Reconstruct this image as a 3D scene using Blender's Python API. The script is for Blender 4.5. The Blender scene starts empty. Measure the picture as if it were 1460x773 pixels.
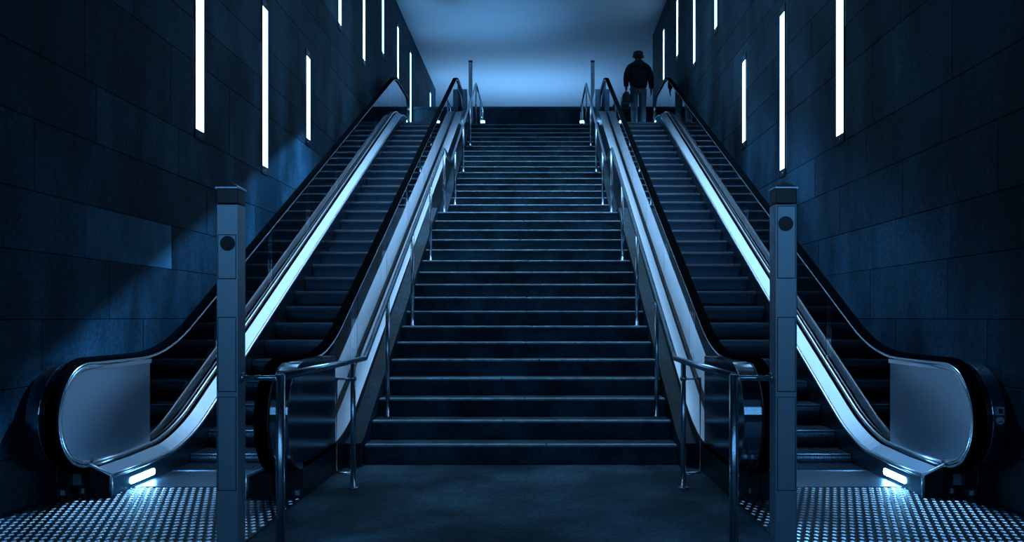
import bpy, bmesh, math, random
from mathutils import Vector, Matrix
random.seed(7)
PI = math.pi
sc = bpy.context.scene
COL = sc.collection

# ------------------------------------------------------------------ camera
cam_d = bpy.data.cameras.new('camera')
cam_d.sensor_width = 36.0
cam_d.lens = 1129.0 / 1460.0 * 36.0
cam_d.shift_x = -36.0 / 1460.0
cam_d.shift_y = 65.5 / 1460.0
cam_d.clip_end = 200
cam = bpy.data.objects.new('camera', cam_d)
COL.objects.link(cam)
cam.location = (0.135, 0.0, 1.216)
cam.rotation_euler = (PI / 2, 0, 0)
sc.camera = cam

# ------------------------------------------------------------------ world, exposure
w = bpy.data.worlds.new('world')
sc.world = w
w.use_nodes = True
bgn = w.node_tree.nodes['Background']
bgn.inputs[0].default_value = (0.05, 0.38, 1.0, 1)
bgn.inputs[1].default_value = 0.010
sc.view_settings.view_transform = 'Standard'
sc.view_settings.look = 'None'
sc.view_settings.exposure = 0.0
sc.view_settings.gamma = 1.0
sc.view_settings.use_curve_mapping = False

BLUE = (0.11, 0.46, 1.0)
PALE = (0.36, 0.66, 1.0)

def light(name, kind, loc, target, energy, color=BLUE, size=None, size_y=None, spot=None, blend=0.1):
    d = bpy.data.lights.new(name, kind)
    d.energy = energy
    d.color = color
    if kind == 'AREA':
        d.size = size
        if size_y:
            d.shape = 'RECTANGLE'
            d.size_y = size_y
    if kind == 'SPOT':
        d.spot_size = spot
        d.spot_blend = blend
        d.shadow_soft_size = size or 0.03
    o = bpy.data.objects.new(name, d)
    COL.objects.link(o)
    o.location = loc
    o.rotation_euler = (Vector(target) - Vector(loc)).to_track_quat('-Z', 'Y').to_euler()
    return o

# uplight of the upper hall, standing behind the parapet
light('hall_uplight', 'AREA', (-0.4, 24.6, 5.7), (-0.4, 25.3, 8.5), 165, (0.22, 0.54, 1.0), 4.5, 0.4)
light('ceiling_patch_light', 'SPOT', (-1.0, 19.6, 5.6), (-1.15, 19.0, 8.5), 190, (0.16, 0.50, 1.0), 0.3, None, math.radians(110), 1.0)  # spot added to put a bright patch on the ceiling
# area lights added over each escalator to brighten its metal decks
for sx in (-1, 1):
    o = light('added_deck_light', 'AREA', (sx*1.65, 11.6, 8.50), (sx*1.65, 11.6, 0), 150, PALE, 1.9, 7.0)
    o.data.spread = math.radians(75)
# unseen spots added under the shaft ceiling to put lit wedges on the walls
light('added_wedge_light', 'SPOT', (1.5, 9.6, 8.2), (-3.1, 8.3, 1.5), 7000, (0.13, 0.48, 1.0), 0.006, None, math.radians(60), 0.5)
light('added_wedge_light', 'SPOT', (-1.5, 9.6, 8.2), (3.1, 8.3, 1.5), 4500, (0.13, 0.48, 1.0), 0.06, None, math.radians(60), 0.5)
# luminaires of the lower hall behind the camera
for i, yl in enumerate((-0.9, -2.6, -4.6, -7.0)):
    light('lower_hall_light', 'AREA', (0.0, yl, 3.3), (0.0, yl + 2.2, 0.0), 38, (0.16, 0.5, 1.0), 13.5, 0.14)

# ------------------------------------------------------------------ materials
MATS = {}
def new_mat(name):
    m = bpy.data.materials.new(name)
    m.use_nodes = True
    nt = m.node_tree
    b = nt.nodes['Principled BSDF']
    MATS[name] = m
    return m, nt, b

def stone(name, dark, lightc, scale, rough=0.55, bump=0.15, obj_var=0.5, streak=1.0):
    m, nt, b = new_mat(name)
    N, L = nt.nodes, nt.links
    geo = N.new('ShaderNodeNewGeometry')
    oi = N.new('ShaderNodeObjectInfo')
    mp = N.new('ShaderNodeMapping'); mp.inputs['Scale'].default_value = (1, 1, streak)
    L.new(geo.outputs['Position'], mp.inputs['Vector'])
    n1 = N.new('ShaderNodeTexNoise'); n1.inputs['Scale'].default_value = scale
    n1.inputs['Detail'].default_value = 8; n1.inputs['Roughness'].default_value = 0.62
    L.new(mp.outputs[0], n1.inputs['Vector'])
    n2 = N.new('ShaderNodeTexNoise'); n2.inputs['Scale'].default_value = scale * 22
    n2.inputs['Detail'].default_value = 4
    L.new(geo.outputs['Position'], n2.inputs['Vector'])
    r = N.new('ShaderNodeValToRGB')
    r.color_ramp.elements[0].position = 0.40; r.color_ramp.elements[0].color = (*dark, 1)
    r.color_ramp.elements[1].position = 0.66; r.color_ramp.elements[1].color = (*lightc, 1)
    L.new(n1.outputs['Fac'], r.inputs['Fac'])
    r2 = N.new('ShaderNodeMapRange'); r2.inputs['From Min'].default_value = 0.3; r2.inputs['From Max'].default_value = 0.7
    r2.inputs['To Min'].default_value = 0.6; r2.inputs['To Max'].default_value = 1.3
    L.new(n2.outputs['Fac'], r2.inputs['Value'])
    r3 = N.new('ShaderNodeMapRange'); r3.inputs['To Min'].default_value = 1 - obj_var; r3.inputs['To Max'].default_value = 1 + obj_var
    L.new(oi.outputs['Random'], r3.inputs['Value'])
    mul = N.new('ShaderNodeMath'); mul.operation = 'MULTIPLY'
    L.new(r2.outputs[0], mul.inputs[0]); L.new(r3.outputs[0], mul.inputs[1])
    vm = N.new('ShaderNodeVectorMath'); vm.operation = 'SCALE'
    L.new(r.outputs['Color'], vm.inputs[0]); L.new(mul.outputs[0], vm.inputs['Scale'])
    L.new(vm.outputs[0], b.inputs['Base Color'])
    rr = N.new('ShaderNodeMapRange'); rr.inputs['To Min'].default_value = rough - 0.12; rr.inputs['To Max'].default_value = rough + 0.15
    L.new(n1.outputs['Fac'], rr.inputs['Value']); L.new(rr.outputs[0], b.inputs['Roughness'])
    bp = N.new('ShaderNodeBump'); bp.inputs['Strength'].default_value = bump; bp.inputs['Distance'].default_value = 0.01
    L.new(n2.outputs['Fac'], bp.inputs['Height']); L.new(bp.outputs[0], b.inputs['Normal'])
    b.inputs['Specular IOR Level'].default_value = 0.15
    return m

def metal(name, col, rough, brush=None, bump=0.02, var=0.08):
    m, nt, b = new_mat(name)
    N, L = nt.nodes, nt.links
    b.inputs['Metallic'].default_value = 1.0
    b.inputs['Base Color'].default_value = (*col, 1)
    tc = N.new('ShaderNodeTexCoord')
    mp = N.new('ShaderNodeMapping'); mp.inputs['Scale'].default_value = brush or (60, 60, 60)
    L.new(tc.outputs['Object'], mp.inputs['Vector'])
    n = N.new('ShaderNodeTexNoise'); n.inputs['Scale'].default_value = 1.0; n.inputs['Detail'].default_value = 3
    L.new(mp.outputs[0], n.inputs['Vector'])
    r = N.new('ShaderNodeMapRange'); r.inputs['To Min'].default_value = max(0.02, rough - var); r.inputs['To Max'].default_value = rough + var
    L.new(n.outputs['Fac'], r.inputs['Value']); L.new(r.outputs[0], b.inputs['Roughness'])
    bp = N.new('ShaderNodeBump'); bp.inputs['Strength'].default_value = bump; bp.inputs['Distance'].default_value = 0.004
    L.new(n.outputs['Fac'], bp.inputs['Height']); L.new(bp.outputs[0], b.inputs['Normal'])
    return m

def plain(name, col, rough=0.5, spec=0.5, scale=40.0, amount=0.12):
    m, nt, b = new_mat(name)
    N, L = nt.nodes, nt.links
    geo = N.new('ShaderNodeTexCoord')
    n = N.new('ShaderNodeTexNoise'); n.inputs['Scale'].default_value = scale; n.inputs['Detail'].default_value = 3
    L.new(geo.outputs['Object'], n.inputs['Vector'])
    r = N.new('ShaderNodeMapRange'); r.inputs['To Min'].default_value = 1 - amount; r.inputs['To Max'].default_value = 1 + amount
    L.new(n.outputs['Fac'], r.inputs['Value'])
    vm = N.new('ShaderNodeVectorMath'); vm.operation = 'SCALE'; vm.inputs[0].default_value = col
    L.new(r.outputs[0], vm.inputs['Scale']); L.new(vm.outputs[0], b.inputs['Base Color'])
    b.inputs['Roughness'].default_value = rough
    b.inputs['Specular IOR Level'].default_value = spec
    return m

def emit(name, col, strength):
    m, nt, b = new_mat(name)
    b.inputs['Base Color'].default_value = (0.6, 0.7, 0.8, 1)
    b.inputs['Emission Color'].default_value = (*col, 1)
    b.inputs['Emission Strength'].default_value = strength
    return m

stone('wall_stone', (0.005, 0.018, 0.028), (0.029, 0.076, 0.112), 1.4, 0.6, 0.25, 0.30, 0.4)
stone('step_stone', (0.012, 0.036, 0.054), (0.045, 0.11, 0.155), 2.6, 0.6, 0.3, 0.3)
stone('pale_stone', (0.03, 0.085, 0.125), (0.06, 0.15, 0.21), 3.0, 0.6, 0.25, 0.0, 0.7)
stone('floor_stone', (0.010, 0.034, 0.050), (0.060, 0.14, 0.19), 1.3, 0.55, 0.3, 0.0)
stone('nosing_stone', (0.26, 0.40, 0.48), (0.48, 0.66, 0.76), 9.0, 0.35, 0.2, 0.15)
stone('joint', (0.004, 0.011, 0.015), (0.008, 0.02, 0.026), 3.0, 0.8, 0.1, 0.0)
metal('steel', (0.50, 0.60, 0.70), 0.33, (3, 3, 160))
metal('deck_steel', (0.54, 0.62, 0.70), 0.50, (160, 3, 3))
metal('polished_steel', (0.80, 0.85, 0.9), 0.20, (40, 40, 40), 0.005, 0.03)
metal('edge_steel', (0.85, 0.9, 0.95), 0.30, (40, 40, 40), 0.005, 0.03)
metal('rail_steel', (0.68, 0.76, 0.84), 0.24, (50, 50, 50), 0.01)
metal('plate_steel', (0.30, 0.40, 0.48), 0.36, (14, 14, 14), 0.05)
metal('lozenge_steel', (0.36, 0.46, 0.54), 0.32, (14, 14, 14), 0.05)
metal('pan_steel', (0.05, 0.08, 0.10), 0.5, (14, 14, 14), 0.05)
metal('post_steel', (0.50, 0.60, 0.68), 0.48, (150, 150, 4), 0.03)
metal('skirt_steel', (0.12, 0.18, 0.23), 0.35, (3, 3, 120))
metal('casing_steel', (0.42, 0.52, 0.60), 0.15, (3, 90, 90), 0.01, 0.04)
metal('step_metal', (0.13, 0.19, 0.25), 0.40, (90, 90, 90), 0.03)
plain('rubber', (0.003, 0.004, 0.005), 0.42, 0.0)
plain('black_plastic', (0.006, 0.008, 0.011), 0.3, 0.5)
plain('dark_lacquer', (0.012, 0.018, 0.026), 0.35, 0.5)
plain('plaster', (0.55, 0.62, 0.68), 0.75, 0.3, 2.0, 0.05)
plain('jacket_cloth', (0.006, 0.008, 0.011), 0.85, 0.2)
plain('trouser_cloth', (0.06, 0.09, 0.11), 0.85, 0.2)
plain('skin', (0.10, 0.10, 0.11), 0.6, 0.3)
plain('hair', (0.006, 0.007, 0.009), 0.6, 0.3)
plain('bag_leather', (0.008, 0.010, 0.013), 0.45, 0.5)
plain('sticker_white', (0.45, 0.55, 0.62), 0.5, 0.5)
plain('sticker_dark', (0.02, 0.04, 0.07), 0.5, 0.5)
emit('lamp_light', (0.30, 0.63, 1.0), 6.5)
emit('comb_lamp', (0.18, 0.54, 1.0), 45.0)

def glass_mat():
    m, nt, b = new_mat('glass')
    N, L = nt.nodes, nt.links
    N.remove(b)
    out = N['Material Output']
    tr = N.new('ShaderNodeBsdfTransparent'); tr.inputs[0].default_value = (0.80, 0.88, 0.92, 1)
    gl = N.new('ShaderNodeBsdfGlossy'); gl.inputs['Roughness'].default_value = 0.015
    gl.inputs[0].default_value = (0.95, 0.97, 1, 1)
    fr = N.new('ShaderNodeFresnel'); fr.inputs['IOR'].default_value = 1.62
    no = N.new('ShaderNodeTexNoise'); no.inputs['Scale'].default_value = 3.0
    r = N.new('ShaderNodeMapRange'); r.inputs['To Min'].default_value = 0.95; r.inputs['To Max'].default_value = 1.05
    L.new(no.outputs['Fac'], r.inputs['Value'])
    mu = N.new('ShaderNodeMath'); mu.operation = 'MULTIPLY'
    L.new(fr.outputs[0], mu.inputs[0]); L.new(r.outputs[0], mu.inputs[1])
    mx = N.new('ShaderNodeMixShader')
    L.new(mu.outputs[0], mx.inputs[0]); L.new(tr.outputs[0], mx.inputs[1]); L.new(gl.outputs[0], mx.inputs[2])
    L.new(mx.outputs[0], out.inputs['Surface'])
glass_mat()

# ------------------------------------------------------------------ mesh helpers
class MB:
    def __init__(s):
        s.v = []; s.f = []; s.smooth = []
    def add(s, vs, fs, smooth=False):
        o = len(s.v)
        s.v += [tuple(p) for p in vs]
        for f in fs:
            s.f.append(tuple(i + o for i in f)); s.smooth.append(smooth)
        return s
    def box(s, x0, x1, y0, y1, z0, z1):
        if x0 > x1: x0, x1 = x1, x0
        vs = [(x0,y0,z0),(x1,y0,z0),(x1,y1,z0),(x0,y1,z0),(x0,y0,z1),(x1,y0,z1),(x1,y1,z1),(x0,y1,z1)]
        return s.add(vs, [(0,3,2,1),(4,5,6,7),(0,1,5,4),(1,2,6,5),(2,3,7,6),(3,0,4,7)])
    def loft(s, rings, closed=True, caps=True, smooth=False):
        n = len(rings[0]); vs = [p for r in rings for p in r]; fs = []
        for i in range(len(rings) - 1):
            for j in range(n if closed else n - 1):
                k = (j + 1) % n
                fs.append((i*n+j, i*n+k, (i+1)*n+k, (i+1)*n+j))
        s.add(vs, fs, smooth)
        if caps and closed:
            o = len(s.v) - len(vs)
            s.f.append(tuple(o + j for j in reversed(range(n)))); s.smooth.append(False)
            s.f.append(tuple(o + (len(rings)-1)*n + j for j in range(n))); s.smooth.append(False)
        return s
    def tube(s, pts, r, seg=12, smooth=True):
        pts = [Vector(p) for p in pts]
        rings = []; up = None
        for i, p in enumerate(pts):
            a = (p - pts[i-1]).normalized() if i > 0 else None
            b = (pts[i+1] - p).normalized() if i < len(pts)-1 else None
            t = (a + b).normalized() if a and b else (a or b)
            if up is None:
                up = Vector((0,0,1)) if abs(t.z) < 0.9 else Vector((0,1,0))
            u = (up - t * up.dot(t)).normalized(); v = t.cross(u); up = u
            k = 1.0
            if a and b:
                k = 1.0 / max(0.5, math.cos(a.angle(b) / 2))
            ring = []
            mit = (b - a).normalized() if a and b and (b - a).length > 1e-5 else None
            for j in range(seg):
                an = 2*PI*j/seg
                d = u * math.cos(an) * r + v * math.sin(an) * r
                if mit is not None:
                    d = d + mit * d.dot(mit) * (k - 1)
                ring.append(p + d)
            rings.append(ring)
        return s.loft(rings, smooth=smooth)
    def disc_tube(s, c, axis, r, h, seg=20, smooth=True):
        c = Vector(c); a = Vector(axis).normalized()
        return s.tube([c, c + a * h], r, seg, smooth)
    def mesh(s, name):
        me = bpy.data.meshes.new(name)
        me.from_pydata(s.v, [], s.f)
        me.polygons.foreach_set('use_smooth', s.smooth)
        bm = bmesh.new(); bm.from_mesh(me)
        bmesh.ops.recalc_face_normals(bm, faces=bm.faces)
        bm.to_mesh(me); bm.free()
        me.update()
        return me
    def obj(s, name, mat, parent=None, bevel=None):
        return link(name, s.mesh(name), mat, parent, bevel)

def link(name, me, mat, parent=None, bevel=None):
    o = bpy.data.objects.new(name, me)
    if not me.materials:
        me.materials.append(MATS[mat])
    COL.objects.link(o)
    if parent:
        o.parent = parent
    if bevel:
        md = o.modifiers.new('bevel', 'BEVEL'); md.width = bevel; md.segments = 2; md.limit_method = 'ANGLE'
    return o

def tag(o, label, cat, group=None):
    o['label'] = label; o['category'] = cat
    if group: o['group'] = group
    return o
def struct(o, label=None):
    o['kind'] = 'structure'
    if label: o['label'] = label
    return o
def empty(name, loc=(0,0,0)):
    o = bpy.data.objects.new(name, None); o.empty_display_size = 0.1
    COL.objects.link(o); o.location = loc
    return o
def rebase(root):
    """children were built in world space: cancel the root's offset"""
    for ch in root.children:
        ch.location = ch.location - root.location

# ------------------------------------------------------------------ levels
WX = 3.12            # shaft wall
TOP = 5.44           # upper level
STEP1, TREAD, RISE, SW = 6.55, 0.30, 0.16, 1.295
S = 0.52; K1 = 6.45; K2 = K1 + TOP / S
def N(y, w=0.45):
    """escalator pitch line with rounded transitions"""
    if y < K1 - w: return 0.0
    if y < K1 + w: return S * (y - (K1 - w))**2 / (4*w)
    if y < K2 - w: return S * (y - K1)
    if y < K2 + w: return TOP - S * ((K2 + w) - y)**2 / (4*w)
    return TOP

# ------------------------------------------------------------------ setting
fl = struct(MB().box(-7, 7, -9, 6.6, -0.3, 0.0).obj('floor', 'floor_stone'), 'dark mottled stone floor of the lower hall')
m = MB(); m.box(-SW-0.14, SW+0.14, 17.62, 36, TOP-0.3, TOP)
m.box(-WX-0.3, -SW-0.14, 17.9, 36, TOP-0.3, TOP); m.box(SW+0.14, 12, 17.9, 36, TOP-0.3, TOP)
struct(m.obj('floor_upper', 'floor_stone'), 'stone floor of the upper hall')
m = MB()
m.box(-WX-0.3, WX+0.3, 2.0, 20.5, 8.52, 8.8); m.box(-WX-0.3, 12, 20.5, 36, 8.52, 8.8)
struct(m.obj('ceiling', 'plaster'), 'smooth pale ceiling glowing blue above the upper hall')

ROWS = [-0.3, 0.34, 0.77, 1.20, 1.64, 2.03, 2.50, 2.93, 3.64, 4.04, 4.46, 5.16, 5.58, 6.00, 6.70, 7.12, 7.54, 8.10, 8.52]
LAMPS = [(7.62, 3.01, 4.90), (9.45, 3.01, 4.90), (11.23, 3.74, 4.90), (13.03, 6.04, 7.94), (14.84, 6.04, 7.94),
         (16.66, 6.78, 7.96), (18.47, 6.79, 7.97), (20.3, 6.04, 7.98), (24.05, 6.04, 8.02)]
_pan = {}
def wall(side, name, yend, label):
    x = side * WX
    core = MB().box(x + side*0.03, x + side*0.3, 0.5, yend, -0.3, 8.52).obj(name, 'joint')
    struct(core, label)
    rnd = random.Random(3 if side < 0 else 5)
    for r in range(len(ROWS) - 1):
        z0, z1 = ROWS[r], ROWS[r+1]
        y = 0.5 + (0.0 if r % 2 else -0.62) + rnd.uniform(-0.25, 0.25)
        y = {7: 0.34, 6: 0.49, 5: -0.23, 4: 0.36}.get(r, y)
        while y < yend:
            wdt = 1.34
            a, b = max(0.5, y), min(yend, y + wdt)
            y += wdt
            if b - a < 0.03: continue
            g = 0.0022
            key = (round(b-a, 3), round(z1-z0, 3))
            if key not in _pan:
                L_, H_ = b-a-2*g, z1-z0-2*g
                c = 0.002
                pm = MB()
                outer = [(0,0,0),(0,L_,0),(0,L_,H_),(0,0,H_)]
                mid = [(0.028,0,0),(0.028,L_,0),(0.028,L_,H_),(0.028,0,H_)]
                inn = [(0.032,c,c),(0.032,L_-c,c),(0.032,L_-c,H_-c),(0.032,c,H_-c)]
                pm.loft([outer, mid, inn])
                me = pm.mesh('panel'); me.materials.append(MATS['wall_stone']); _pan[key] = me
            o = bpy.data.objects.new('stone_panel', _pan[key]); COL.objects.link(o); o.parent = core
            o.location = (x + side*0.034, a+g, z0+g) if side < 0 else (x + 0.034, b-g, z0+g)
            if side > 0: o.rotation_euler = (0, 0, PI)
            # panels stand a hair proud of one another
            o.location.x += rnd.uniform(-0.0015, 0.0015)
            if side < 0 and r == 4 and a < 6.2 < b:      # one paler slab
                o.data = o.data.copy(); o.data.materials.clear(); o.data.materials.append(MATS['pale_stone'])
wall(-1, 'wall_left', 25.4, 'dark stone panel wall beside the left escalator')
wall(1, 'wall_right', 20.5, 'dark stone panel wall beside the right escalator')
# parapet at the back of the upper landing
core = struct(MB().box(-WX, WX+1.5, 20.55, 20.75, TOP, 6.63).obj('wall_back', 'joint'), 'low dark stone parapet at the back of the upper landing')
y = -WX
for i in range(5):
    wd = (2*WX+1.5)/5
    MB().box(y+0.004, y+wd-0.004, 20.52, 20.56, TOP+0.002, 6.60).obj('stone_panel', 'wall_stone', core, 0.004)
    y += wd
MB().box(-WX, WX+1.5, 20.50, 20.79, 6.60, 6.665).obj('coping', 'step_stone', core, 0.006)
struct(MB().box(-12, 12, 36, 36.3, TOP-0.3, 8.8).obj('wall_hall', 'plaster'), 'pale far wall of the upper hall')

# ------------------------------------------------------------------ wall lamps
ORD = ['nearest', 'second', 'third', 'fourth', 'fifth', 'sixth', 'seventh', 'eighth', 'ninth']
def wall_lamp(side, i, yc, z0, z1):
    x = side * WX
    root = empty('wall_lamp', (x, yc, z0))
    hw = 0.095
    sd = -side
    # shallow dark channel with raised rims, glowing diffuser inside, closed ends
    h = MB()
    h.box(x, x + sd*0.012, yc-hw-0.012, yc-hw, z0-0.09, z1+0.09)
    h.box(x, x + sd*0.012, yc+hw, yc+hw+0.012, z0-0.09, z1+0.09)
    h.obj('rim', 'black_plastic', root)
    MB().box(x - sd*0.0, x + sd*0.007, yc-hw, yc+hw, z0, z1).obj('diffuser', 'lamp_light', root)
    for za, zb in ((z0-0.09, z0), (z1, z1+0.09)):
        e = MB().box(x, x + sd*0.010, yc-hw, yc+hw, za, zb).obj('end_cap', 'black_plastic', root)
        MB().disc_tube((x + sd*0.010, yc, (za+zb)/2), (sd,0,0), 0.010, 0.003, 8).obj('screw', 'steel', e)
    for ch in root.children:
        ch.location = -root.location
    sn = 'left' if side < 0 else 'right'
    kind = 'tall' if z1 - z0 > 1.5 else 'short'
    tag(root, f'{kind} vertical white light strip, {ORD[i]} lamp from the front on the {sn} wall', 'wall lamp', f'light strips on the {sn} wall')
for side in (-1, 1):
    for i, (yc, z0, z1) in enumerate(LAMPS):
        if side > 0 and yc > 20: continue
        wall_lamp(side, i, yc + (0.17 if side > 0 else 0), z0, z1)

# ------------------------------------------------------------------ unseen rigs added to shape the wall wedges
def wedge_light_rig(s, label):
    """s: side of the wall it lights; two added plates cut the beam to a band parallel to the handrail"""
    P = Vector((-s*1.5, 9.6, 8.2))
    root = empty('wedge_light_rig', P)
    def door(w0, w1, up):
        # quad in the plane through P and the wall line w0-w1, reaching away from the beam
        a, b = (Vector(w0) - P), (Vector(w1) - P)
        a, b = a.normalized()*0.7, b.normalized()*0.7
        n = a.cross(b).normalized()
        if (n.z > 0) != up: n = -n
        m_ = (a + b)/2
        a2, b2 = m_ + (a - m_)*1.6, m_ + (b - m_)*1.6
        out = n*0.7
        q = [a2, b2, b2 + out, a2 + out]
        t = m_.normalized()*0.004
        MB().loft([[p for p in q], [p + t for p in q]]).obj('beam_mask', 'black_plastic', root)  # added plate that trims the beam to the wedge
    W = s*WX
    door((W, 5.2, 0.875), (W, 11.3, 3.93), True)
    door((W, 5.2, 0.05), (W, 11.3, 3.22), False)
    MB().disc_tube((0, 0, 0.06), (0, 0, 1), 0.10, 0.20, 16).obj('housing', 'black_plastic', root)  # dummy lamp body added around the spot, out of view
    MB().disc_tube((0, 0, 0.25), (0, 0, 1), 0.02, 0.07, 10).obj('stem', 'black_plastic', root)
    tag(root, label, 'spotlight', 'added wedge lights')
wedge_light_rig(-1, 'unseen light rig added to wash the left wall')
wedge_light_rig(1, 'unseen light rig added to wash the right wall')

# ------------------------------------------------------------------ staircase
stairs = empty('staircase', (0, STEP1, 0))
tag(stairs, 'wide dark stone staircase with pale nosings between the two escalators', 'staircase')
def step_y(k):
    return STEP1 + (k-1)*TREAD if k <= 17 else 11.35 + 1.2 + (k-18)*TREAD
rs = random.Random(11)
for k in range(1, 35):
    y0 = step_y(k); y1 = step_y(k+1) if k < 34 else y0 + 0.32
    z1 = k*RISE; z0 = z1 - RISE
    if k == 17: y1 = 12.55
    o = MB().box(-SW, SW, y0+0.02, y1+0.03, z0-0.10, z1-0.022).obj('step', 'joint', stairs)
    # riser and tread slabs
    cuts = [-SW] + sorted(rs.uniform(-0.75, 0.75) if rs.random() < 0.5 else c for c in ((0.0,) if k % 2 else (-0.55, 0.5))) + [SW]
    for a, b in zip(cuts, cuts[1:]):
        MB().box(a+0.0015, b-0.0015, y0+0.008, y0+0.025, z0+0.001, z1-0.022).obj('riser_slab', 'step_stone', o)
        MB().box(a+0.0015, b-0.0015, y0+0.052, y1+0.008, z1-0.022, z1).obj('tread_slab', 'step_stone', o)
    cx = rs.uniform(-0.25, 0.25) if k % 3 else 0.02
    for a, b in ((-SW, cx), (cx, SW)):
        MB().box(a+0.001, b-0.001, y0, y0+0.050, z1-0.022, z1+0.0015).obj('nosing', 'nosing_stone', o, 0.010)
for s in (-1, 1):
    # stone stringer between stair and escalator, following the flight and its landing
    pts = [(6.42, 0.19), (6.55, 0.22), (11.35, 2.78), (12.40, 2.78), (17.25, 5.47), (17.60, 5.47)]
    rings = []
    for yy, t in pts:
        b_ = -0.02 if yy < 7 else t - 0.9
        rings.append([(s*(SW+0.001), yy, b_), (s*1.428, yy, b_), (s*1.428, yy, t), (s*(SW+0.001), yy, t)])
    MB().loft(rings).obj('stringer', 'wall_stone', stairs)
for ch in stairs.children: ch.location = -stairs.location

# ------------------------------------------------------------------ escalators
def arc_path(cy, cz, r, a0, a1, n):
    return [(cy + r*math.cos(a0 + (a1-a0)*i/n), cz + r*math.sin(a0 + (a1-a0)*i/n)) for i in range(n+1)]
def handrail_path(off):
    r = off - 0.565 if False else 0.37
    zc = off - r
    p = arc_path(5.33, zc, r, -PI/2, -3*PI/2, 22)            # lower newel, bottom -> front -> top
    y = 5.55
    while y < 18.2:
        p.append((y, N(y) + off)); y += 0.12 if (y < 7.1 or y > 16.2) else 0.5
    p += arc_path(18.35, TOP + zc, r, PI/2, -PI/2, 22)        # upper newel
    return p
def sweep(path, section, s, mb):
    """section: list of (x, n) with n along the outward path normal"""
    rings = []
    for i, (y, z) in enumerate(path):
        a = path[max(0, i-1)]; b = path[min(len(path)-1, i+1)]
        ty, tz = b[0]-a[0], b[1]-a[1]
        l = math.hypot(ty, tz); ty /= l; tz /= l
        ny, nz = -tz, ty
        rings.append([(s*x, y + ny*n, z + nz*n) for x, n in section])
    mb.loft(rings, smooth=True)
    return mb
def rounded(xc, hw, hn, r=0.012, n0=0.0):
    pts = []
    for (sx, sn, a0) in ((1,1,0),(-1,1,PI/2),(-1,-1,PI),(1,-1,3*PI/2)):
        for i in range(4):
            a = a0 + PI/2*i/3
            pts.append((xc + sx*(hw-r) + r*math.cos(a), n0 + sn*(hn-r) + r*math.sin(a)))
    return pts
def stations(a, b):
    out = []; y = a
    while y < b - 1e-6:
        out.append(y)
        y += 0.09 if (K1-0.55 < y < K1+0.5 or K2-0.55 < y < K2+0.5) else 0.45
    out.append(b)
    return out
def vloft(ys, sect, s, name, mat, parent, smooth=False, base=None):
    f = base or N
    rings = [[(s*x, y, f(y) + dz) for x, dz in sect] for y in ys]
    return MB().loft(rings, smooth=smooth).obj(name, mat, parent)

PIT0, PIT1 = 1.80, 2.73
BI, BO = 1.60, 2.91         # handrail centres
HO = 0.925

# one ribbed escalator step, shared by all
def step_mesh():
    half = (PIT1 - PIT0)/2 - 0.006
    nrib = 46
    xs = []
    for i in range(nrib):
        x0 = -half + i*2*half/nrib; wr = 2*half/nrib
        xs += [(x0, 1), (x0+wr*0.5, 1), (x0+wr*0.5, 0), (x0+wr, 0)]
    prof = []                                   # (y, z, ny, nz) riser curve then tread
    for (y_, z_) in ((.100,-.240),(.075,-.190),(.050,-.150),(.030,-.115),(.014,-.085),(.004,-.058),(.000,-.036),(.003,-.019)):
        prof.append((y_, z_, -1, 0.0))
    prof.append((0.010, -0.007, -0.7, 0.7))
    prof.append((0.020, 0.0, 0, 1))
    prof.append((0.353, 0.0, 0, 1))
    prof.append((0.440, -0.014, 0, 1))
    mb = MB()
    rings = []
    for (y, z, ny, nz) in prof:
        rings.append([(x, y - ny*0.005*(1-u), z - nz*0.006*(1-u)) for x, u in xs])
    mb.loft(rings, closed=False, caps=False)
    # end plates and back
    for sgn in (-1, 1):
        x = sgn*half
        pl = [(x, p[0], p[1]) for p in prof] + [(x, 0.440, -0.06)]
        mb.add(pl, [tuple(range(len(pl)))])
    me = mb.mesh('step'); me.materials.append(MATS['step_metal'])
    return me
STEP_ME = step_mesh()
def nose_mesh():
    half = (PIT1 - PIT0)/2 - 0.008
    me = MB().box(-half, half, 0.006, 0.018, -0.006, 0.0015).mesh('nose_strip'); me.materials.append(MATS['plate_steel'])
    return me
NOSE_ME = nose_mesh()

def newel_outline(ro, y_back, off, upper=False):
    """closed outline (y,z) of a newel panel: semicircular front, straight to y_back"""
    zc = HO - 0.37
    if not upper:
        p = arc_path(5.33, zc, ro, -PI/2, -3*PI/2, 24)
        p += [(y_back, zc + ro), (y_back, zc - ro)]
    else:
        p = arc_path(18.35, TOP + zc, ro, PI/2, -PI/2, 24)
        p += [(y_back, TOP + zc - ro), (y_back, TOP + zc + ro)]
    return p
def slab(outline, x0, x1, s, name, mat, parent, bevel=None):
    r0 = [(s*x0, y, z) for y, z in outline]; r1 = [(s*x1, y, z) for y, z in outline]
    o = MB().loft([r0, r1]).obj(name, mat, parent, bevel)
    return o

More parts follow.
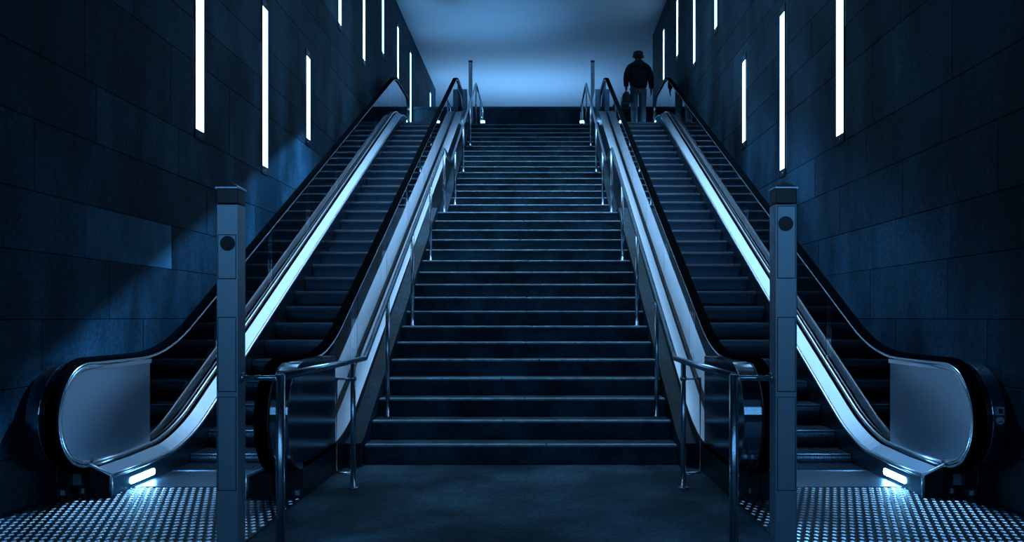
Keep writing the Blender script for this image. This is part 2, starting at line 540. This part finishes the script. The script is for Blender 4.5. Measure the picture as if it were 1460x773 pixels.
def build_escalator(s, label):
    root = empty('escalator', (s*(PIT0+PIT1)/2, 5.34, 0))
    tag(root, label, 'escalator', 'escalators flanking the staircase')
    # ---- steps
    y = 8.535 - 6*0.355 + 0.05
    yy = 6.19
    ys = [6.19]
    q = 6.53
    while q < K2 + 0.35:
        ys.append(q); q += 0.355
    for q in ys:
        st = bpy.data.objects.new('step', STEP_ME); COL.objects.link(st); st.parent = root
        st.location = (s*(PIT0+PIT1)/2, q, min(TOP-0.004, N(q) + 0.004))
        no = bpy.data.objects.new('nose_strip', NOSE_ME); COL.objects.link(no); no.parent = st
    # ---- comb and floor plates
    for (ya, yb, z, nm) in ((5.62, 6.20, 0.0, 'a'), (K2+0.62, 18.05, TOP, 'b')):
        cp = MB()
        cp.box(s*(PIT0+0.001), s*(PIT1-0.001), ya, yb, z-0.03, z+0.012)
        cpo = cp.obj('comb_plate', 'plate_steel', root, 0.004)
        teeth = MB()
        nt = 46; wr = (PIT1-PIT0)/nt
        for i in range(nt):
            xa = PIT0 + i*wr
            ye, dy = (yb, 0.05) if nm == 'a' else (ya, -0.05)
            teeth.add([(s*(xa+wr*.25), ye, z-0.01), (s*(xa+wr*.75), ye, z-0.01), (s*(xa+wr*.75), ye, z+0.012), (s*(xa+wr*.25), ye, z+0.012),
                       (s*(xa+wr*.4), ye+dy, z+0.0), (s*(xa+wr*.6), ye+dy, z+0.0)], [(0,1,2,3),(3,2,5,4),(0,4,5,1),(0,3,4),(1,5,2)])
        t = teeth.obj('comb_teeth', 'plate_steel', cpo)
    # ---- tread plate at the foot: plate + raised lozenges
    X0, X1, Y0, Y1 = 1.434, 3.10, 2.2, 5.62
    plate = MB().box(s*X0, s*X1, Y0, Y1, -0.02, 0.006).obj('floor_plate', 'pan_steel', root, 0.002)
    lz = MB(); px, py = 0.050, 0.132
    row = 0; y = Y0 + 0.02
    while y < Y1 - 0.02:
        x = X0 + 0.03 + (px/2 if row % 2 else 0)
        while x < X1 - 0.03:
            if True:
                hx, hy, hz = 0.0185, 0.025, 0.005
                c = (s*x, y)
                lz.add([(c[0]-hx, c[1], 0.006), (c[0], c[1]-hy, 0.006), (c[0]+hx, c[1], 0.006), (c[0], c[1]+hy, 0.006),
                        (c[0]-hx*.55, c[1], 0.006+hz), (c[0], c[1]-hy*.5, 0.006+hz), (c[0]+hx*.55, c[1], 0.006+hz), (c[0], c[1]+hy*.5, 0.006+hz)],
                       [(4,5,6,7),(0,1,5,4),(1,2,6,5),(2,3,7,6),(3,0,4,7)])
            x += px
        y += py/2; row += 1
    lo = lz.obj('raised_lozenges', 'lozenge_steel', plate); lo['kind'] = 'stuff'
    # ---- balustrades
    ysr = stations(5.34, 18.2)
    for (xb, dirn) in ((BI, 1), (BO, -1)):
        # dirn: +1 -> pit lies at larger x ; -1 -> pit lies at smaller x
        pit = PIT0 if dirn > 0 else PIT1
        # skirt panel: vertical sheet beside the steps with polished top edge
        sk = vloft(ysr, [(pit, -0.32), (pit, 0.125), (pit - dirn*0.012, 0.14), (pit - dirn*0.012, -0.32)], s, 'skirt_panel', 'skirt_steel', root)
        vloft(ysr, [(pit-dirn*0.008+0.017*math.cos(2*PI*i/12), 0.140+0.017*math.sin(2*PI*i/12)) for i in range(12)], s, 'skirt_edge', 'edge_steel', sk, True)
        # inner deck sloping from the skirt to the glass
        vloft(ysr, [(pit-dirn*0.020, 0.146), (xb+dirn*0.066, 0.198), (xb+dirn*0.066, 0.12), (pit-dirn*0.020, 0.10)], s, 'inner_deck', 'deck_steel', root)
        vloft(ysr, [(xb+dirn*0.067, 0.165), (xb+dirn*0.034, 0.165), (xb+dirn*0.034, 0.12), (xb+dirn*0.067, 0.12)], s, 'deck_groove', 'black_plastic', root)
        vloft(ysr, [(xb+dirn*0.021+0.0145*math.cos(2*PI*i/12), 0.208+0.020*math.sin(2*PI*i/12)) for i in range(12)], s, 'glass_moulding', 'edge_steel', root, True)
        # outer deck
        xo = 1.4335 if dirn > 0 else WX - 0.01
        vloft(ysr, [(xb-dirn*0.006, 0.21), (xb-dirn*0.030, 0.212), (xb-dirn*0.030, 0.12), (xb-dirn*0.006, 0.12)], s, 'deck_groove', 'black_plastic', root)
        ysd = stations(6.2, 18.2) if dirn > 0 else ysr
        vloft(ysd, [(xb-dirn*0.030, 0.225), (xo, 0.235), (xo, 0.08), (xb-dirn*0.030, 0.08)], s, 'outer_deck', 'deck_steel', root)
        if dirn > 0:
            vloft(ysd, [(1.4300, -0.40), (1.4335, -0.40), (1.4335, 0.232), (1.4300, 0.222)], s, 'side_panel', 'dark_lacquer', root)
        # glass panes
        cuts = [6.22, 7.6, 9.1, 10.6, 12.1, 13.6, 15.1, 16.6, 17.75]
        for a, b in zip(cuts, cuts[1:]):
            yq = stations(a+0.004, b-0.004)
            rings = [[(s*(xb-0.005), q, N(q)+0.19), (s*(xb+0.005), q, N(q)+0.19), (s*(xb+0.005), q, N(q)+HO-0.022), (s*(xb-0.005), q, N(q)+HO-0.022)] for q in yq]
            MB().loft(rings).obj('glass_pane', 'glass', root)
        ol = newel_outline(0.345, 17.758, 0, True)
        slab(ol, xb-0.005, xb+0.005, s, 'glass_pane', 'glass', root)
        # handrail belt on its guide
        hp = handrail_path(HO)
        ho = sweep(hp, rounded(xb, 0.040, 0.018, 0.014), s, MB()).obj('handrail', 'rubber', root)
        sweep(hp, [(xb-0.034, -0.032), (xb+0.034, -0.032), (xb+0.036, -0.015), (xb-0.036, -0.015)], s, MB()).obj('handrail_guide', 'polished_steel', ho)
        # lower newel: brushed panel, bright inner trim
        nw = slab(newel_outline(0.335, 6.20, 0), xb-0.012, xb+0.012, s, 'newel_panel', 'steel', root)
        tp = [p for p in arc_path(5.33, HO-0.37, 0.318, -PI/2+0.15, -3*PI/2, 22)] + [(6.19, HO-0.37+0.318)]
        sweep(tp, [(xb+dirn*0.010, -0.020), (xb+dirn*0.030, -0.016), (xb+dirn*0.030, 0.016), (xb+dirn*0.010, 0.020)], s, MB()).obj('newel_trim', 'polished_steel', nw)
        # newel casing behind the belt (away from the steps)
        ca, cb = (xb - 0.048, xb - 0.166) if dirn > 0 else (xb + 0.085, xb + 0.175)
        cs = slab(newel_outline(0.36, 6.16, 0), ca, cb, s, 'newel_casing', 'casing_steel', root, 0.006)
        if dirn < 0:
            slab(newel_outline(0.31, 6.16, 0), xb+0.015, ca, s, 'newel_core', 'dark_lacquer', root)
        if dirn > 0:
            slab(newel_outline(0.33, 17.75, 0, True), ca, cb, s, 'newel_casing', 'casing_steel', root, 0.006)
        # foot of the newel: dark plinth under the belt return with pictogram stickers
        pz = MB(); pz.box(s*(min(ca, cb)), s*(max(ca, cb)), 5.30, 6.40, -0.01, 0.24)
        pz.box(s*(xb-0.046), s*(xb+0.046), 5.36, 6.20, 0.0, 0.20)
        po = pz.obj('newel_plinth', 'dark_lacquer', root, 0.004)
        if dirn < 0 or True:
            xs0 = xb - dirn*0.03
            for (dx, wq) in ((0.0, 0.05), (-dirn*0.10, 0.075)):
                xq = xs0 + dx
                yq = 5.36 if abs(dx) < 0.01 else 5.30
                stq = MB().box(s*(xq-wq/2), s*(xq+wq/2), yq-0.002, yq+0.001, 0.012, 0.064).obj('sticker', 'sticker_dark', po)
                MB().box(s*(xq-wq/5), s*(xq+wq/5), yq-0.003, yq-0.001, 0.022, 0.054).obj('pictogram', 'sticker_white', stq)
        # end cap of the skirt/deck at the foot
        cap = [(pit+dirn*0.006, -0.005), (pit+dirn*0.006, 0.150), (xb+dirn*0.075, 0.205), (xb+dirn*0.040, 0.225), (xb+dirn*0.040, -0.005)]
        rings = [[(s*x, yq, z) for x, z in cap] for yq in (5.318, 5.345)]
        ec = MB().loft(rings).obj('end_cap', 'dark_lacquer', root)
        edge = [(s*(pit+dirn*0.004), 5.312, 0.0), (s*(pit+dirn*0.004), 5.312, 0.152), (s*(xb+dirn*0.075), 5.312, 0.206), (s*(xb+dirn*0.045), 5.312, 0.222)]
        MB().tube(edge, 0.014, 10).obj('cap_edge', 'edge_steel', ec)
        # comb lights let into the skirt, foot and head
        for (ya, yb, zz, st_) in ((5.57, 5.93, 0.062, 0), (17.35, 17.65, TOP+0.06, 1)):
            lm = MB()
            pts = []
            for i in range(20):
                a = 2*PI*i/20
                cy = (yb-0.024) if math.cos(a) > 0 else (ya+0.024)
                pts.append((cy + 0.024*math.cos(a), zz + 0.024*math.sin(a)))
            lm.loft([[(s*(pit+dirn*0.000), q, z) for q, z in pts], [(s*(pit+dirn*0.004), q, z) for q, z in pts]])
            lm.obj('comb_light', 'comb_lamp', sk)
        # pictograms on the front of the outer casing
        if s > 0 and dirn < 0:
            xm = (ca+cb)/2
            a = PI + 0.10
            zc = HO-0.37
            q = MB().box(s*(xm-0.022), s*(xm+0.022), 5.33-0.366, 5.33-0.354, zc+0.045, zc+0.095).obj('sticker', 'sticker_white', cs)
            MB().box(s*(xm-0.013), s*(xm+0.013), 5.33-0.3675, 5.33-0.3655, zc+0.055, zc+0.085).obj('pictogram', 'sticker_dark', q)
            q = MB().disc_tube((s*xm, 5.33-0.352, zc+0.010), (0,-1,0), 0.024, 0.014, 16).obj('sticker', 'sticker_white', cs)
            MB().box(s*(xm-0.016), s*(xm+0.016), 5.33-0.3675, 5.33-0.3655, zc+0.000, zc+0.006).obj('pictogram', 'sticker_dark', q)
    for ch in root.children:
        ch.location = ch.location - root.location
    return root
build_escalator(-1, 'escalator with glass balustrades on the left of the stairs, empty')
build_escalator(1, 'escalator on the right of the stairs, man walking off at its top')

# ------------------------------------------------------------------ sensor pillars
def pillar(s, lens_z, panel, label):
    x0, x1, y0, y1, H = 1.189, 1.284, 3.50, 3.595, 1.785
    xc = s*(x0+x1)/2; hw = (x1-x0)/2
    root = empty('sensor_pillar', (xc, (y0+y1)/2, 0))
    MB().box(xc-hw, xc+hw, y0, y1, 0, 1.715).obj('body', 'post_steel', root, 0.004)
    MB().box(xc-hw+0.0005, xc+hw-0.0005, y0+0.0005, y1-0.0005, 1.718, H).obj('head', 'black_plastic', root, 0.003)
    e = 0.004
    c = MB()
    base = [(xc-hw-e, y0-e, H), (xc+hw+e, y0-e, H), (xc+hw+e, y1+e, H), (xc-hw-e, y1+e, H)]
    b2 = [(p[0], p[1], H+0.006) for p in base]
    c.add(base + b2 + [(xc, (y0+y1)/2, H+0.038)], [(3,2,1,0),(0,1,5,4),(1,2,6,5),(2,3,7,6),(3,0,4,7),(4,5,8),(5,6,8),(6,7,8),(7,4,8)])
    c.obj('cap', 'steel', root)
    for i, (za, zb) in enumerate((panel, (0.887, 1.213), (0.45, 0.86))):
        p = MB().box(xc-hw+0.009, xc+hw-0.009, y0-0.0025, y0+0.002, za, zb).obj('access_panel', 'post_steel', root, 0.0015)
        MB().box(xc-hw+0.0065, xc+hw-0.0065, y0-0.0008, y0+0.002, za-0.0028, zb+0.0028).obj('panel_gap', 'black_plastic', p)
        if i == 0:
            ln = MB().disc_tube((xc-s*0.004, y0-0.0045, lens_z), (0,1,0), 0.033, 0.004, 28).obj('lens', 'black_plastic', p)
    for dx in (-0.018, -0.006, 0.012, 0.02):
        MB().disc_tube((xc+dx, y0-0.003, 0.285+abs(dx)*0.5), (0,1,0), 0.0035, 0.004, 8).obj('screw', 'polished_steel', root)
    MB().box(xc-hw-0.012, xc+hw+0.012, y0-0.012, y1+0.012, 0.0, 0.012).obj('base_plate', 'steel', root, 0.002)
    for ch in root.children: ch.location = -root.location
    tag(root, label, 'pillar', 'sensor pillars')
pillar(-1, 1.541, (1.386, 1.578), 'slim square steel sensor pillar in front of the left escalator')
pillar(1, 1.628, (1.388, 1.705), 'slim square steel sensor pillar in front of the right escalator')
def top_pillar(s, label):
    xc, yc = s*1.46, 18.95
    root = empty('sensor_pillar', (xc, yc, TOP))
    MB().box(xc-0.045, xc+0.045, yc-0.045, yc+0.045, TOP, 7.30).obj('body', 'steel', root, 0.004)
    MB().box(xc-0.047, xc+0.047, yc-0.047, yc+0.047, 7.30, 7.345).obj('head', 'black_plastic', root, 0.004)
    MB().box(xc-0.060, xc+0.060, yc-0.060, yc+0.060, TOP, TOP+0.012).obj('base_plate', 'steel', root)
    for ch in root.children: ch.location = -root.location
    tag(root, label, 'pillar', 'sensor pillars')
top_pillar(-1, 'distant pale steel pillar at the head of the left escalator')
top_pillar(1, 'distant pale steel pillar at the head of the right escalator')

# ------------------------------------------------------------------ stair railings
def railing(s, label):
    root = empty('stair_railing', (s*1.016, 3.55, 0))
    R = 0.0205
    X = 1.205
    ZR = 3.63
    top = [(s*1.016, 3.55, 0.948), (s*1.165, 5.62, 0.905), (s*X, 6.16, 0.895), (s*X, 11.36, ZR), (s*X, 12.32, ZR), (s*X, 17.36, 6.33), (s*X, 19.42, 6.33), (s*X, 19.42, 6.25)]
    tr = MB().tube(top, R, 14).obj('top_rail', 'rail_steel', root)
    br = MB().tube([(s*1.016, 3.55, 0.942), (s*1.184, 3.55, 0.942)], 0.013, 10)
    br.disc_tube((s*1.176, 3.55, 0.942), (s,0,0), 0.024, 0.0125, 16)
    br.obj('bracket', 'rail_steel', root)
    def post(x, y, zb, zt, r=0.019, nm='post'):
        p = MB().tube([(s*x, y, zb), (s*x, y, zt)], r, 12).obj(nm, 'rail_steel', root)
        MB().disc_tube((s*x, y, zb), (0,0,1), r*2.0, 0.008, 16).obj('foot_flange', 'rail_steel', p)
        return p
    post(1.016, 3.55, 0.0, 0.958, 0.021)
    zr = lambda y: 0.895 + (ZR-0.895)/(11.36-6.16)*(y-6.16) if y < 11.36 else (ZR if y < 12.32 else ZR + (6.33-ZR)/(17.36-12.32)*(y-12.32))
    p = post(1.172, 5.62, 0.0, 0.90)
    MB().tube([(s*1.172, 5.62, 0.775), (s*1.30, 5.66, 0.775), (s*1.30, 5.66, 0.105), (s*1.172, 5.62, 0.105)], 0.008, 8).obj('loop_rod', 'rail_steel', p)
    MB().disc_tube((s*1.172, 5.62, 0.765), (0,0,1), 0.024, 0.03, 14).obj('collar', 'rail_steel', p)
    for (y, k) in ((7.09, 2), (8.50, 7), (9.95, 12), (11.41, 17)):
        post(X, y, k*RISE, zr(y))
    for (y, k) in ((12.92, 19), (14.36, 24), (15.86, 29), (17.33, 34)):
        post(X, y, k*RISE, zr(y))
    post(X, 18.75, TOP, 6.33); post(X, 19.42, TOP, 6.26)
    MB().tube([(s*X, 18.75, 6.02), (s*X, 19.42, 6.02)], 0.012, 8).obj('cross_rod', 'rail_steel', root)
    # raised dot plate on the foot of the rail
    pl = MB()
    d = Vector((0, 1, (ZR-0.895)/(11.36-6.16))).normalized()
    n = Vector((0, -d.z, d.y))
    for i in range(14):
        c = Vector((s*X, 6.22, zr(6.22))) + d*(0.02 + i*0.022) + n*0.0205
        for u in (-0.006, 0.006):
            if (i*7 + int(u*1000)) % 5 == 0: continue
            e = 0.003
            pts = [c + Vector((u-e, 0, 0)) - d*e, c + Vector((u+e, 0, 0)) - d*e, c + Vector((u+e, 0, 0)) + d*e, c + Vector((u-e, 0, 0)) + d*e]
            pl.add(pts + [q + n*0.003 for q in pts], [(4,5,6,7),(0,1,5,4),(1,2,6,5),(2,3,7,6),(3,0,4,7)])
    pl.obj('raised_dots', 'black_plastic', tr)
    for ch in root.children: ch.location = -root.location
    tag(root, label, 'railing', 'stair railings')
railing(-1, 'steel tube railing along the left edge of the stairs')
railing(1, 'steel tube railing along the right edge of the stairs')

# ------------------------------------------------------------------ small lamps at the head of the stairs
def floor_lamp(x, y, label, grp, z=TOP):
    root = empty('marker_lamp', (x, y, z))
    MB().box(-0.045, 0.045, -0.03, 0.03, -0.06, 0.16).obj('housing', 'black_plastic', root, 0.004)
    MB().box(-0.043, 0.043, -0.034, -0.029, 0.105, 0.155).obj('lens', 'comb_lamp', root)
    MB().box(-0.05, 0.05, -0.036, 0.034, 0.16, 0.17).obj('lid', 'steel', root)
    tag(root, label, 'marker lamp', grp)
floor_lamp(-1.10, 17.95, 'small glowing marker lamp at the stair head by the left railing end', 'marker lamps', TOP+0.06)
floor_lamp(1.15, 17.95, 'small glowing marker lamp at the stair head by the right railing end', 'marker lamps', TOP+0.06)

# ------------------------------------------------------------------ man at the top of the right escalator
def skin_body(name, verts, edges, mat, parent, root_i=0, sub=2):
    me = bpy.data.meshes.new(name)
    me.from_pydata([v[0] for v in verts], edges, [])
    o = bpy.data.objects.new(name, me); COL.objects.link(o)
    o.modifiers.new('skin', 'SKIN')
    lay = me.skin_vertices[0].data if len(me.skin_vertices) else None
    if lay is None:
        bpy.context.view_layer.objects.active = o
        bm = bmesh.new(); bm.from_mesh(me); bm.verts.layers.skin.verify(); bm.to_mesh(me); bm.free()
        lay = me.skin_vertices[0].data
    for i, v in enumerate(verts):
        r = v[1]
        lay[i].radius = r if isinstance(r, tuple) else (r, r)
        lay[i].use_root = (i == root_i)
    sd = o.modifiers.new('sub', 'SUBSURF'); sd.levels = sub; sd.render_levels = sub
    dg = bpy.context.evaluated_depsgraph_get()
    new = bpy.data.meshes.new_from_object(o.evaluated_get(dg))
    bpy.data.objects.remove(o)
    for p in new.polygons: p.use_smooth = True
    new.materials.clear(); new.materials.append(MATS[mat])
    return link(name, new, mat, parent)

class Sk:
    def __init__(s): s.v = []; s.e = []
    def add(s, p, r, par=None):
        s.v.append((p, r)); i = len(s.v)-1
        if par is not None: s.e.append((par, i))
        return i
    def chain(s, par, pts):
        for p, r in pts: par = s.add(p, r, par)
        return par

man = empty('person', (2.40, 17.72, TOP))
def hand(k, wrist, pos, side, grip):
    """palm and five fingers; the hand hangs down, palm towards the thigh"""
    x, y, z = pos
    palm = k.add((x, y+0.005, z-0.045), (0.016, 0.036), wrist)
    for i, (dy, ln) in enumerate(((0.030, 0.072), (0.010, 0.080), (-0.010, 0.075), (-0.029, 0.060))):
        cx = -side*(0.030 if grip else 0.012)
        a = k.add((x, y+dy, z-0.082), 0.009, palm)
        b = k.add((x + cx*0.6, y+dy, z-0.082-ln*0.5*(0.6 if grip else 1)), 0.0085, a)
        k.add((x + cx*1.9, y+dy, z-0.082-ln*(0.35 if grip else 0.95)), 0.0075, b)
    t = k.add((x - side*0.010, y+0.045, z-0.050), 0.010, palm)
    k.add((x - side*0.020, y+0.058, z-0.085), 0.0085, t)
b = Sk()
pel = b.add((0, 0, 0.93), (0.145, 0.105))
chest = b.chain(pel, [((0, 0.0, 1.10), (0.14, 0.10)), ((0, 0.005, 1.28), (0.165, 0.11)), ((0, 0.005, 1.40), (0.14, 0.085))])
neck = b.chain(chest, [((0, 0.012, 1.475), 0.056), ((0, 0.025, 1.53), (0.060, 0.066))])
head = b.chain(neck, [((0, 0.035, 1.60), (0.082, 0.098)), ((0, 0.030, 1.665), (0.078, 0.094))])
# hanging right arm and left arm carrying the bag (he faces away, +y)
aR = b.chain(chest, [((0.20, 0.0, 1.40), 0.058), ((0.265, -0.01, 1.14), 0.044), ((0.295, 0.03, 0.90), 0.030)])
hand(b, aR, (0.300, 0.03, 0.885), 1, False)
aL = b.chain(chest, [((-0.20, 0.0, 1.40), 0.058), ((-0.268, -0.005, 1.14), 0.044), ((-0.272, 0.02, 0.92), 0.030)])
hand(b, aL, (-0.274, 0.02, 0.905), -1, True)
for sx, fy in ((1, 0.09), (-1, -0.05)):
    k = b.chain(pel, [((sx*0.095, 0.0, 0.84), (0.085, 0.09)), ((sx*0.100, fy*0.5+0.02, 0.48), 0.056), ((sx*0.105, fy-0.03, 0.10), 0.040), ((sx*0.110, fy-0.01, 0.045), (0.038, 0.035)), ((sx*0.125, fy+0.13, 0.032), (0.038, 0.026))])
body = skin_body('body', b.v, b.e, 'skin', man)
j = Sk()
jp = j.add((0, 0.0, 0.845), (0.185, 0.135))
jc = j.chain(jp, [((0, 0.0, 0.98), (0.225, 0.15)), ((0, -0.005, 1.16), (0.235, 0.155)), ((0, -0.005, 1.32), (0.225, 0.14)), ((0, 0.0, 1.43), (0.12, 0.10))])
j.chain(jc, [((0, 0.008, 1.50), 0.098), ((0, 0.012, 1.535), 0.088)])
j.chain(jc, [((0.205, 0.0, 1.355), 0.088), ((0.275, -0.01, 1.15), 0.080), ((0.298, 0.025, 0.92), 0.058), ((0.299, 0.027, 0.895), 0.050)])
j.chain(jc, [((-0.205, 0.0, 1.355), 0.088), ((-0.272, -0.005, 1.15), 0.082), ((-0.276, 0.018, 0.95), 0.060), ((-0.275, 0.02, 0.925), 0.050)])
skin_body('jacket', j.v, j.e, 'jacket_cloth', man)
t = Sk()
tp = t.add((0, 0, 0.95), (0.165, 0.12))
for sx, fy in ((1, 0.09), (-1, -0.05)):
    t.chain(tp, [((sx*0.098, 0.0, 0.82), (0.100, 0.105)), ((sx*0.102, fy*0.5+0.01, 0.48), (0.082, 0.085)), ((sx*0.106, fy-0.03, 0.14), (0.074, 0.078)), ((sx*0.107, fy-0.03, 0.085), (0.072, 0.076))])
skin_body('trousers', t.v, t.e, 'trouser_cloth', man)
for sx, fy in ((1, 0.09), (-1, -0.05)):
    sh = Sk(); a0 = sh.add((sx*0.108, fy-0.05, 0.050), (0.046, 0.048))
    sh.chain(a0, [((sx*0.112, fy+0.03, 0.048), (0.046, 0.046)), ((sx*0.125, fy+0.14, 0.036), (0.048, 0.034)), ((sx*0.130, fy+0.19, 0.030), (0.036, 0.026))])
    skin_body('shoe', sh.v, sh.e, 'bag_leather', man)
# hair, flat cap, ears
hr = MB()
def ellipsoid(mb, c, r, zlo=-1.0, seg=16, ringn=10):
    rings = []
    for i in range(ringn+1):
        a = -PI/2 + PI*i/ringn
        zz = max(zlo, math.sin(a))
        rr = math.cos(math.asin(zz)) if zz > -1 else 0.001
        rr = max(rr, 0.001)
        rings.append([(c[0]+r[0]*rr*math.cos(2*PI*q/seg), c[1]+r[1]*rr*math.sin(2*PI*q/seg), c[2]+r[2]*zz) for q in range(seg)])
    mb.loft(rings, smooth=True)
    return mb
ellipsoid(hr, (0, 0.012, 1.630), (0.106, 0.114, 0.108), -0.8).obj('hair', 'hair', man)
cp = MB(); ellipsoid(cp, (0, 0.035, 1.680), (0.116, 0.130, 0.062), -0.4)
cp.loft([[( 0.085*math.cos(q), 0.115+0.075*math.sin(q), 1.672-0.02*math.sin(q)) for q in [PI*i/10 for i in range(11)]],
         [( 0.085*math.cos(q), 0.115+0.075*math.sin(q), 1.660-0.02*math.sin(q)) for q in [PI*i/10 for i in range(11)]]])
cp.obj('flat_cap', 'hair', man)
for sx in (-1, 1):
    ellipsoid(MB(), (sx*0.112, 0.028, 1.612), (0.022, 0.026, 0.040)).obj('ear', 'skin', man)
# face on the far side: nose, brow, mouth, eyes
f = MB(); ellipsoid(f, (0, 0.140, 1.600), (0.014, 0.022, 0.028)); f.obj('nose', 'skin', man)
for sx in (-1, 1): ellipsoid(MB(), (sx*0.030, 0.122, 1.628), (0.013, 0.010, 0.009)).obj('eye', 'sticker_white', man)
ellipsoid(MB(), (0, 0.122, 1.556), (0.024, 0.010, 0.007)).obj('mouth', 'hair', man)
man.rotation_euler = (0, 0, math.radians(4))
tag(man, 'man seen from behind in dark jacket and cap, carrying a bag', 'person')

# bag in his left hand
bag = empty('briefcase', (2.40-0.287, 17.72, TOP+0.505))
bm = MB()
rings = []
for (z, hx, hy) in ((0, 0.075, 0.17), (0.012, 0.09, 0.185), (0.06, 0.096, 0.19), (0.19, 0.092, 0.185), (0.235, 0.074, 0.17), (0.262, 0.030, 0.155), (0.268, 0.012, 0.145)):
    ring = []
    for i in range(24):
        a = 2*PI*i/24
        c, s_ = math.cos(a), math.sin(a)
        ring.append((hx*math.copysign(abs(c)**0.3, c), hy*math.copysign(abs(s_)**0.35, s_), z))
    rings.append(ring)
bm.loft(rings, smooth=True)
bm.obj('body', 'bag_leather', bag)
for dx in (-0.022, 0.022):
    MB().tube([(dx*1.6, -0.07, 0.245), (dx, -0.055, 0.295), (dx*0.4, -0.02, 0.320), (dx*0.4, 0.02, 0.320), (dx, 0.055, 0.295), (dx*1.6, 0.07, 0.245)], 0.007, 8).obj('handle', 'bag_leather', bag)
MB().box(-0.004, 0.004, -0.145, 0.145, 0.264, 0.272).obj('zip', 'steel', bag)
MB().box(-0.06, 0.06, -0.193, -0.184, 0.05, 0.16).obj('end_pocket', 'bag_leather', bag, 0.004)
tag(bag, 'small dark holdall bag hanging from the man\'s left hand', 'bag')
